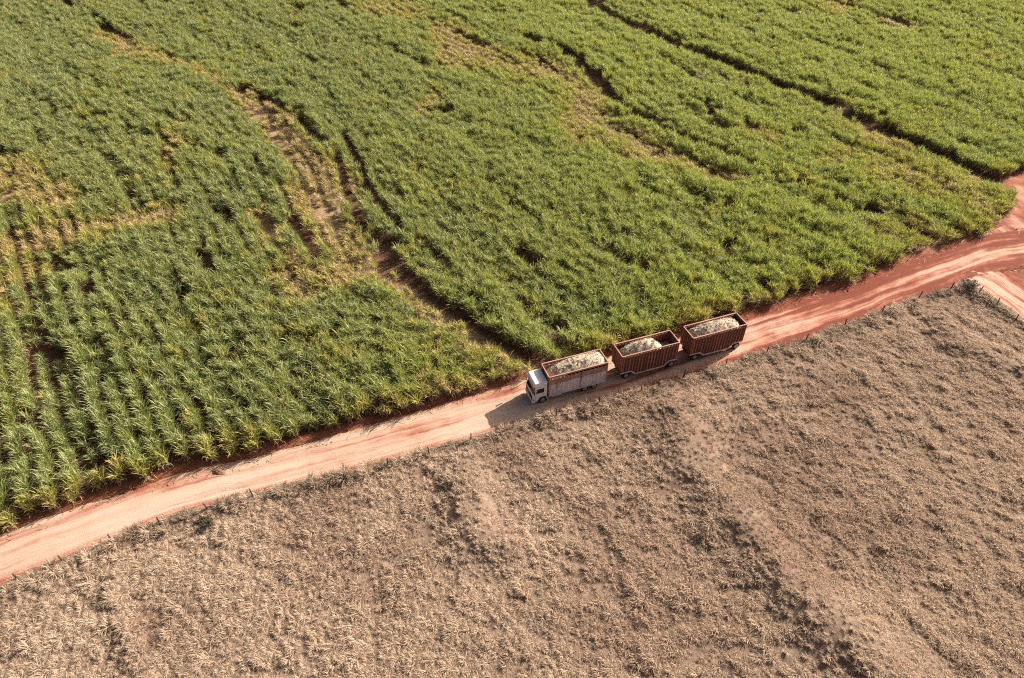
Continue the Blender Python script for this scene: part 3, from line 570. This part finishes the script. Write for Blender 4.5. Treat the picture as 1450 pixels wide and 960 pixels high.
HEAD = R(-160.2)
def body_shell(root, x0, x1, hw, zb, zt, m_end, m_rim, post_mat, nribs, m_rib, end_ribs=6, rib_bottom=None):
    """open-topped box: end walls, floor, rails and posts shared by the lorry and the trailers"""
    MB().box((x0, -hw+.03, zb), (x1, hw-.03, zb+.10)).build('floor', M_CHASSIS, root)
    for e, nm in ((x1, 'front_wall'), (x0, 'rear_wall')):
        s = -1 if e == x1 else 1
        w_ = MB().box((min(e, e+s*.05), -hw+.05, zb+.11), (max(e, e+s*.05), hw-.05, zt-.12)).build(nm, m_end, root)
        rm = MB().box((0, 0, 0), (.06, .07, zt-.14-zb-.12)); me = None
        for k in range(end_ribs):
            o = rm.build('rib', m_rib, w_) if me is None else link('rib', me, w_); me = o.data
            o.location = (e-(.005 if s > 0 else .055)+(-.054 if s > 0 else .054), -hw+.22+(2*hw-.5)*k/(end_ribs-1), zb+.12)
    for sd, nm in ((1, 'top_rail'), (-1, 'top_rail')):
        MB().box((x0, sd*hw-.07, zt-.11), (x1, sd*hw+.07, zt)).build(nm, m_rim, root, .015)
    for e in (x0, x1): MB().box((e-.06, -hw+.075, zt-.115), (e+.06, hw-.075, zt-.006)).build('end_rail', m_rim, root, .015)
    for e in (x0+.055, x1-.055):
        for sd in (1, -1): MB().box((e-.065, sd*hw-.062, zb-.05), (e+.065, sd*hw+.075, zt-.112)).build('corner_post', post_mat, root, .01)

# ------------------------------------------------------------------ the lorry
truck = thing('cane_truck', (2.15, 58.75, .05), HEAD, 'cane truck with a white high-roofed cab and a faded white open body, leading two trailers', 'truck')
hw = 1.24
cab_prof = [(-.02, .62), (.0, 1.25), (-.05, 1.72), (-.34, 2.72), (-.52, 2.92), (-1.86, 2.98), (-1.88, 1.05), (-1.86, .98), (-1.80, .92), (-1.74, .70)]
arch = [(-1.32+.60*math.cos(a), .55+.60*math.sin(a)) for a in np.linspace(R(170), R(10), 9)]
prof = [(-.03, .45), (.0, .62), (.0, 1.30), (-.06, 1.72), (-.36, 2.66), (-.52, 2.86), (-1.86, 2.92), (-1.88, .72)]+[p for p in arch]+[(-.66, .45)]
cab = MB().prism(prof, -hw, hw).build('cab', M_CAB, truck, .05)
# high roof fairing, closed box whose top is the bright panel seen from above
MB().prism([(-.40, 2.88), (-.20, 3.10), (-.22, 3.50), (-.32, 3.56), (-1.88, 3.62), (-1.90, 2.93)], -1.19, 1.19).build('roof_fairing', M_CAB, truck, .06)
MB().box((-.52, -1.02, 2.74), (-.10, 1.02, 2.80), Matrix.Rotation(R(14), 3, 'Y')).build('sun_visor', M_CAB, truck, .01)
ws = MB(); ws.add([(-.055, -1.08, 1.80), (-.055, 1.08, 1.80), (-.315, 1.02, 2.60), (-.315, -1.02, 2.60), (-.12, -1.08, 1.78), (-.12, 1.08, 1.78), (-.38, 1.02, 2.58), (-.38, -1.02, 2.58)], [(0, 1, 2, 3), (4, 7, 6, 5), (0, 4, 5, 1), (1, 5, 6, 2), (2, 6, 7, 3), (3, 7, 4, 0)])
o = ws.build('windshield', M_GLASS, truck); o.location.x = .035
MB().box((.0, -1.02, .78), (.03, 1.02, 1.42)).build('grille', M_PLAST, truck, .01)
MB().box((-.30, -1.22, .30), (.09, 1.22, .66)).build('bumper', M_CAB, truck, .04)
for sd in (1, -1):
    y0 = sd*hw
    d = MB(); d.box((-1.50, min(y0, y0+sd*.022), 1.18), (-.26, max(y0, y0+sd*.022), 1.86)); dr = d.build('door', M_CAB, truck, .01)
    MB().prism([(-.38, 1.90), (-.60, 2.60), (-1.46, 2.62), (-1.46, 1.90)], y0+sd*.003, y0+sd*.026).build('window', M_GLASS, dr)
    MB().box((-1.42, min(y0+sd*.02, y0+sd*.06), 1.62), (-1.22, max(y0+sd*.02, y0+sd*.06), 1.67)).build('handle', M_PLAST, dr)
    MB().box((-.20, sd*1.245-.035, .70), (-.02, sd*1.245+.02, .95)).build('corner_marker', M_ORANGE, truck)
    hl = MB().box((.075, sd*.92-.19, .40), (.115, sd*.92+.19, .58)).build('headlight', M_LAMP, truck, .01)
    mr = MB().box((-.16, sd*1.44-.09, 1.95), (-.06, sd*1.44+.09, 2.50)).build('mirror', M_PLAST, truck, .02)
    MB().tube([(-.14, sd*1.22, 2.56), (-.12, sd*1.42, 2.47)], .02).build('mirror_arm', M_PLAST, mr)
    MB().box((-1.72, sd*1.02-.2, .42), (-1.90, sd*1.02+.2, .52)).build('step', M_PLAST, truck)
    wheel(truck, -1.32, sd, .53, .30, 1.24)
    for ax in (-7.05, -8.35): wheel(truck, ax, sd, .52, .54, 1.22)
    MB().box((-3.9, sd*.98-.26, .55), (-2.6, sd*.98+.26, 1.00)).build('fuel_tank', M_PALE, truck, .08)
    MB().box((-9.6, sd*.42-.06, .72), (-.4, sd*.42+.06, .96)).build('chassis_rail', M_CHASSIS, truck)
MB().tube([(-1.98, .75, 1.0), (-1.98, .75, 3.2), (-1.96, .75, 3.35)], .06).build('exhaust_stack', M_CHASSIS, truck)
x0, x1, zb, zt, hb = -9.95, -2.06, 1.05, 4.25, 1.26
body_shell(truck, x0, x1, hb, zb, zt, M_RUSTP, M_RIM, M_RIM, 0, M_RIM)
for sd in (1, -1):
    yo = sd*hb
    MB().box((x0+.12, yo-.025, zb+.02), (x1-.12, yo+.025, 2.78)).build('lower_panel', M_BODY, truck)
    MB().box((x0+.12, yo-.023, 2.79), (x1-.12, yo+.023, 3.72)).build('upper_panel', M_RUSTP, truck)
    MB().box((x0+.12, yo-.03, 3.98), (x1-.12, yo+.03, 4.135)).build('upper_board', M_RIM, truck)
    MB().box((x0, yo-.06, zb-.16), (x1, yo+.085, zb+.015)).build('bottom_rail', M_PALE, truck, .015)
    MB().box((x0+.12, yo-.035, 2.74), (x1-.12, yo+.05, 2.84)).build('waist_rail', M_BODY, truck)
    lo_, up_ = None, None
    for k in range(15):
        xx = x0+.30+(x1-x0-.6)*k/14
        if lo_ is None: o = MB().box((-.045, -.05, zb+.02), (.045, .05, 2.735)).build('rib', M_BODY, truck); lo_ = o.data
        else: o = link('rib', lo_, truck)
        o.location = (xx, yo, 0)
        if up_ is None: o = MB().box((-.045, -.046, 2.845), (.045, .046, 4.13)).build('upper_rib', M_RUSTP, truck); up_ = o.data
        else: o = link('upper_rib', up_, truck)
        o.location = (xx, yo, 0)
    MB().box((x0-.03, sd*.95-.18, .80), (x0+.02, sd*.95+.18, .94)).build('tail_lamp', M_RED, truck)
heap('cane_load', 'pale chopped cane heaped in the body of the white-cabbed truck', x0+.08, x1-.08, hb-.06, 2.55, [(0, 1.60, 1.30), (.1, 1.95, 1.55), (.35, 2.10, 1.62), (.6, 1.95, 1.45), (.8, 1.55, 1.15), (.92, 1.1, .75), (1, .6, .4)], truck, 1)

# ------------------------------------------------------------------ the two trailers
def trailer(loc, label, rot, cut, prof_heap, load_label, seed):
    t = thing('cane_trailer', loc, rot, label, 'trailer', 'rusty cane trailers pulled by the truck')
    L, hb, zt, zh, zl = 8.1, 1.24, 4.25, 1.35, .62
    c0, c1, c2, c3 = cut
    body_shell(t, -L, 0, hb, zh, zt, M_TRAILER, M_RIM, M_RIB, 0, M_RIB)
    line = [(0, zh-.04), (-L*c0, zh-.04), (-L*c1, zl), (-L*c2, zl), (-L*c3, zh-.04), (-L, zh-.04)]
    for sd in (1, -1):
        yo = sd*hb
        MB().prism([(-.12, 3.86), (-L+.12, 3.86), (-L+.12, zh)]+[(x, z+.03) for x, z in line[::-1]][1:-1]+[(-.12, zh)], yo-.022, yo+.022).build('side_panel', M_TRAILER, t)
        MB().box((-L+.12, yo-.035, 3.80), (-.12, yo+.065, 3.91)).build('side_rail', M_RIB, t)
        ln = MB()
        for (xa, za), (xb, zb_) in zip(line[:-1], line[1:]):
            nrm = Vector((zb_-za, 0, -(xb-xa))).normalized()*.10
            q = [(xa+nrm.x, za+nrm.z), (xb+nrm.x, zb_+nrm.z), (xb-nrm.x, zb_-nrm.z), (xa-nrm.x, za-nrm.z)]
            ln.prism(q, yo-.05-.001*len(ln.v), yo+.085+.0002*len(ln.v))
        ln.build('bottom_rail', M_PALE, t)
        cache = {}
        for k in range(18):
            xx = -.28-(L-.56)*k/17; zbot = np.interp(-xx, [-p[0] for p in line], [p[1] for p in line])+.08; zbot = round(zbot*5)/5+.02
            if zbot not in cache: o = MB().box((-.075, -.05, zbot), (.075, .085, 3.795)).build('rib', M_RIB, t); cache[zbot] = o.data
            else: o = link('rib', cache[zbot], t)
            o.location = (xx, yo, 0)
        cache = None
        for k in range(18):
            xx = -.28-(L-.56)*k/17
            o = MB().box((-.09, -.04, 3.915), (.09, .04, 4.138)).build('slot_bar', M_RIB, t) if cache is None else link('slot_bar', cache, t)
            cache = o.data; o.location = (xx, yo, 0)
        for ax in (-L*c0*.62, -L*(c3+1)/2): wheel(t, ax, sd, .52, .52, 1.20)
        MB().box((-L*.97, sd*.45-.06, 1.08), (-.2, sd*.45+.06, 1.30)).build('chassis_rail', M_CHASSIS, t)
        mud = [(-L*(c3+1)/2+.70*math.cos(a), .55+.70*math.sin(a)) for a in np.linspace(R(20), R(160), 9)]; mud += [(-L*(c3+1)/2+.66*math.cos(a), .55+.66*math.sin(a)) for a in np.linspace(R(160), R(20), 9)]
        MB().prism(mud, sd*.68, sd*1.19).build('mudguard', M_CHASSIS, t)
    for ax in (-L*c0*.62, -L*(c3+1)/2): MB().tube([(ax, -1.0, .52), (ax, 1.0, .52)], .09).build('axle', M_CHASSIS, t)
    db = MB(); db.tube([(-.9, .42, .86), (1.25, .06, .82)], .06); db.tube([(-.9, -.42, .86), (1.25, -.06, .82)], .06); db.tube([(1.2, 0, .82), (1.95, 0, .80)], .07); db.build('drawbar', M_RIB, t)
    MB().box((-.45, .30, zh-.3), (-.06, .9, zh-.02)).build('tool_box', M_CHASSIS, t)
    for sd in (1, -1): MB().box((-L-.10, sd*.9-.2, zh-.30), (-L-.05, sd*.9+.2, zh-.15)).build('tail_lamp', M_RED, t)
    heap('cane_load', load_label, -L+.08, -.08, hb-.06, 2.2, prof_heap, t, seed)
    return t
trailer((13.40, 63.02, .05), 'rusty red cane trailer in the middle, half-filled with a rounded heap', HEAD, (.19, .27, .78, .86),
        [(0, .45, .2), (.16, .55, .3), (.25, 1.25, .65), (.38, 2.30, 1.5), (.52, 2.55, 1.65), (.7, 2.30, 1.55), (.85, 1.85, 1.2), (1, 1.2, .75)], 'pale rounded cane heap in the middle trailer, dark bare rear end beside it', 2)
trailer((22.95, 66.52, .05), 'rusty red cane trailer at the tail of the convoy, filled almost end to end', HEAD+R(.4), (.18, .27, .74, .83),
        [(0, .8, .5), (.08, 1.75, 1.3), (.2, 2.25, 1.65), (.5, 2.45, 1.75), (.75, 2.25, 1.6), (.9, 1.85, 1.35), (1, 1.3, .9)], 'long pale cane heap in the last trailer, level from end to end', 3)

# ------------------------------------------------------------------ fences: weathered posts and thin wire
M_POST = mat_flat('weathered_post', (.085, .062, .050), .9, .1)
M_WIRE = mat_flat('old_wire', (.14, .12, .11), .6, .4, .5)
def fence(spots, label):
    f = thing('wire_fence', (spots[0][0], spots[0][1], 0), 0, label, 'fence'); o0 = Vector((spots[0][0], spots[0][1], 0)); tops = []
    for i, (px, py) in enumerate(spots):
        q = Vector((px, py, float(terrain(np.array([px]), np.array([py]))[0])))-o0; h = random.uniform(1.15, 1.5); lx, ly = random.gauss(0, .07), random.gauss(0, .07)
        pts = [(0, 0, -.2), (lx*.3, ly*.3, h*.35), (lx*.8, ly*.8, h*.75), (lx, ly, h)]
        o = MB().tube(pts, [.085, .08, .072, .066], 7).build('post', M_POST, f); o.location = q; tops.append((q, lx, ly))
    for hgt in (.45, .8, 1.1):
        w = MB().tube([(q.x+lx*hgt, q.y+ly*hgt, q.z+hgt) for q, lx, ly in tops], .006, 4).build('wire', M_WIRE, f)
    return f
fence(POSTS, 'wire fence on dark weathered posts along the grass side of the long dirt road')
fence(POSTS_SIDE, 'short wire fence on dark posts beside the sandy side track at the right')

# ------------------------------------------------------------------ roadside shrubs
def shrub(key, size, hgt, leafy, label, seed):
    px, py = SPOT[key]; z = float(terrain(np.array([px]), np.array([py]))[0]); global rng
    keep_ = rng; rng = np.random.default_rng(seed)
    t = thing('shrub', (px, py, z-.03), rng.uniform(0, 6), label, 'shrub'); st = MB(); sp = []
    for b in range(13):
        a = rng.uniform(0, 6.28); r = size*rng.uniform(.3, 1); h = hgt*rng.uniform(.5, 1); p1 = Vector((math.cos(a)*r*.45, math.sin(a)*r*.45, h*.6)); p2 = Vector((math.cos(a)*r, math.sin(a)*r, h))
        st.tube([(0, 0, 0), p1, p2], [.035, .022, .008], 5)
        for l in range(int(46*leafy)):
            q = rng.uniform(.25, 1.05); c = p1*(1-q)+p2*q if q > .4 else p1*(q/.4*.8+.1)
            c = c+Vector(rng.normal(0, .12, 3)); c.z = max(c.z, .05)
            sp.append((tuple(c), rng.uniform(0, 6.28), rng.uniform(-.6, 1.2), rng.uniform(.14, .30), rng.uniform(0, 1.2), rng.uniform(.06, .11), 0, rng.random(), 2))
    st.build('branches', M_TWIG, t); link('foliage', plant_mesh('foliage', sp, [M_SHRUB]), t); rng = keep_
shrub('shrub_a', 1.2, 1.5, 1.0, 'dark leafy shrub at the grass corner where the side track leaves the road', 301)
shrub('shrub_b', .9, .8, .8, 'low dark shrub by the fence below the earth heap', 302)
shrub('shrub_c', .75, .6, .7, 'small dark shrub at the road edge left of the larger low shrub', 303)
shrub('shrub_d', .5, .8, .5, 'thin dark twiggy shrub beside a fence post midway along the lower left road', 304)

# ------------------------------------------------------------------ heaps and mounds
def mound(name, key, rx, ry, h, mat, label, cat, seed, rough=.35, rz=0):
    px, py = SPOT[key]; z = float(terrain(np.array([px]), np.array([py]))[0]); V = [(0, 0, h)]; F = []; nr_, na_ = 9, 26
    for i in range(1, nr_+1):
        q = i/nr_
        for k_ in range(na_):
            a = 2*math.pi*k_/na_; d = 1+rough*(float(noise(np.array([math.cos(a)*2+seed]), np.array([math.sin(a)*2]), 1.1, seed)[0])-.5)
            zz = h*math.cos(q*math.pi/2)**1.1*(1+rough*1.6*(float(noise(np.array([math.cos(a)*q*3+seed]), np.array([math.sin(a)*q*3]), .8, seed+1, 2)[0])-.5)) if i < nr_ else -.12
            V.append((math.cos(a)*rx*q*d, math.sin(a)*ry*q*d, zz))
    for k_ in range(na_): F.append((0, 1+k_, 1+(k_+1) % na_))
    for i in range(nr_-1):
        for k_ in range(na_): a = 1+i*na_; F.append((a+k_, a+na_+k_, a+na_+(k_+1) % na_, a+(k_+1) % na_))
    o = link(name, new_mesh(name, V, F, [mat], smooth_shade=True), label=label, category=cat); o.location = (px, py, z); o.rotation_euler.z = rz; return o
def mat_earth(name, a, b):
    n = N(name); v = n.coord(); t_ = n.noise(v, 3.5, 7, .7); return n.done(n.bsdf(n.ramp(t_, [(.35, a), (.65, b)]), .95, .1, n.bump(n.noise(v, 8, 6, .75), .9, .06)))
M_EARTH = mat_earth('brown_earth', (.19, .095, .062), (.33, .185, .12))
M_SAND = mat_earth('pale_sand', (.34, .23, .17), (.50, .37, .28))
mound('earth_heap', 'heap', 1.1, .55, .30, M_EARTH, 'small brown heap of earth and trash at the cane edge of the road', 'heap', 401, rz=-.2)
mound('sand_heap', 'sand', 1.4, .55, .22, M_SAND, 'pale sandy heap at the foot of the cane by the road junction', 'heap', 402, rz=.35)
mound('termite_mound', 'mound', .32, .30, .45, M_EARTH, 'lone dark termite mound in the dry pasture below the truck', 'mound', 403, .25)

# ------------------------------------------------------------------ loose clods and straw trash along both road edges
def litter():
    rs = np.random.default_rng(55); V, F, MI = [], [], []
    for line, sgn, n_, lo, hi in ((road_far, -1, 900, -1.3, 1.6), (road_near, 1, 420, -.5, .9)):
        d = np.r_[0, np.cumsum(np.hypot(*np.diff(line, axis=0).T))]
        for t in rs.uniform(d[6]*.5, d[-1]*.85, n_):
            px, py = np.interp(t, d, line[:, 0]), np.interp(t, d, line[:, 1]); qx, qy = np.interp(t+.5, d, line[:, 0]), np.interp(t+.5, d, line[:, 1])
            nx_, ny_ = -(qy-py)*2, (qx-px)*2; off = rs.uniform(lo, hi)*sgn; c = Vector((px+nx_*off*-sgn*sgn, py+ny_*off*-1, .07)); k0 = len(V)
            if rs.random() < .5:
                s_ = rs.uniform(.04, .13); e = Euler(rs.uniform(0, 6, 3)).to_matrix()
                V += [tuple(c+e @ Vector(p)*s_*rs.uniform(.7, 1.2)) for p in ((1, 0, 0), (-1, 0, 0), (0, 1, 0), (0, -1, 0), (0, 0, .8), (0, 0, -.8))]
                F += [tuple(k0+i for i in f) for f in ((0, 2, 4), (2, 1, 4), (1, 3, 4), (3, 0, 4), (2, 0, 5), (1, 2, 5), (3, 1, 5), (0, 3, 5))]; MI += [0]*8
            else:
                a = rs.uniform(0, 3.14); L = rs.uniform(.2, .55); u = Vector((math.cos(a), math.sin(a), 0)); v_ = Vector((-u.y, u.x, 0))*.03
                V += [tuple(c-u*L-v_), tuple(c-u*L+v_), tuple(c+v_+Vector((0, 0, .06))), tuple(c-v_+Vector((0, 0, .06))), tuple(c+u*L)]; F += [(k0, k0+1, k0+2, k0+3), (k0+3, k0+2, k0+4)]; MI += [1]*2
    me = new_mesh('road_litter', V, F, [M_EARTH, M_DEAD], MI); me.attributes.new('leaf', 'FLOAT', 'POINT').data.foreach_set('value', rs.random(len(V)).astype(np.float32))
    link('road_litter', me, kind='stuff', label='loose earth clods and dry cane leaves along the road edges', category='litter')
litter()
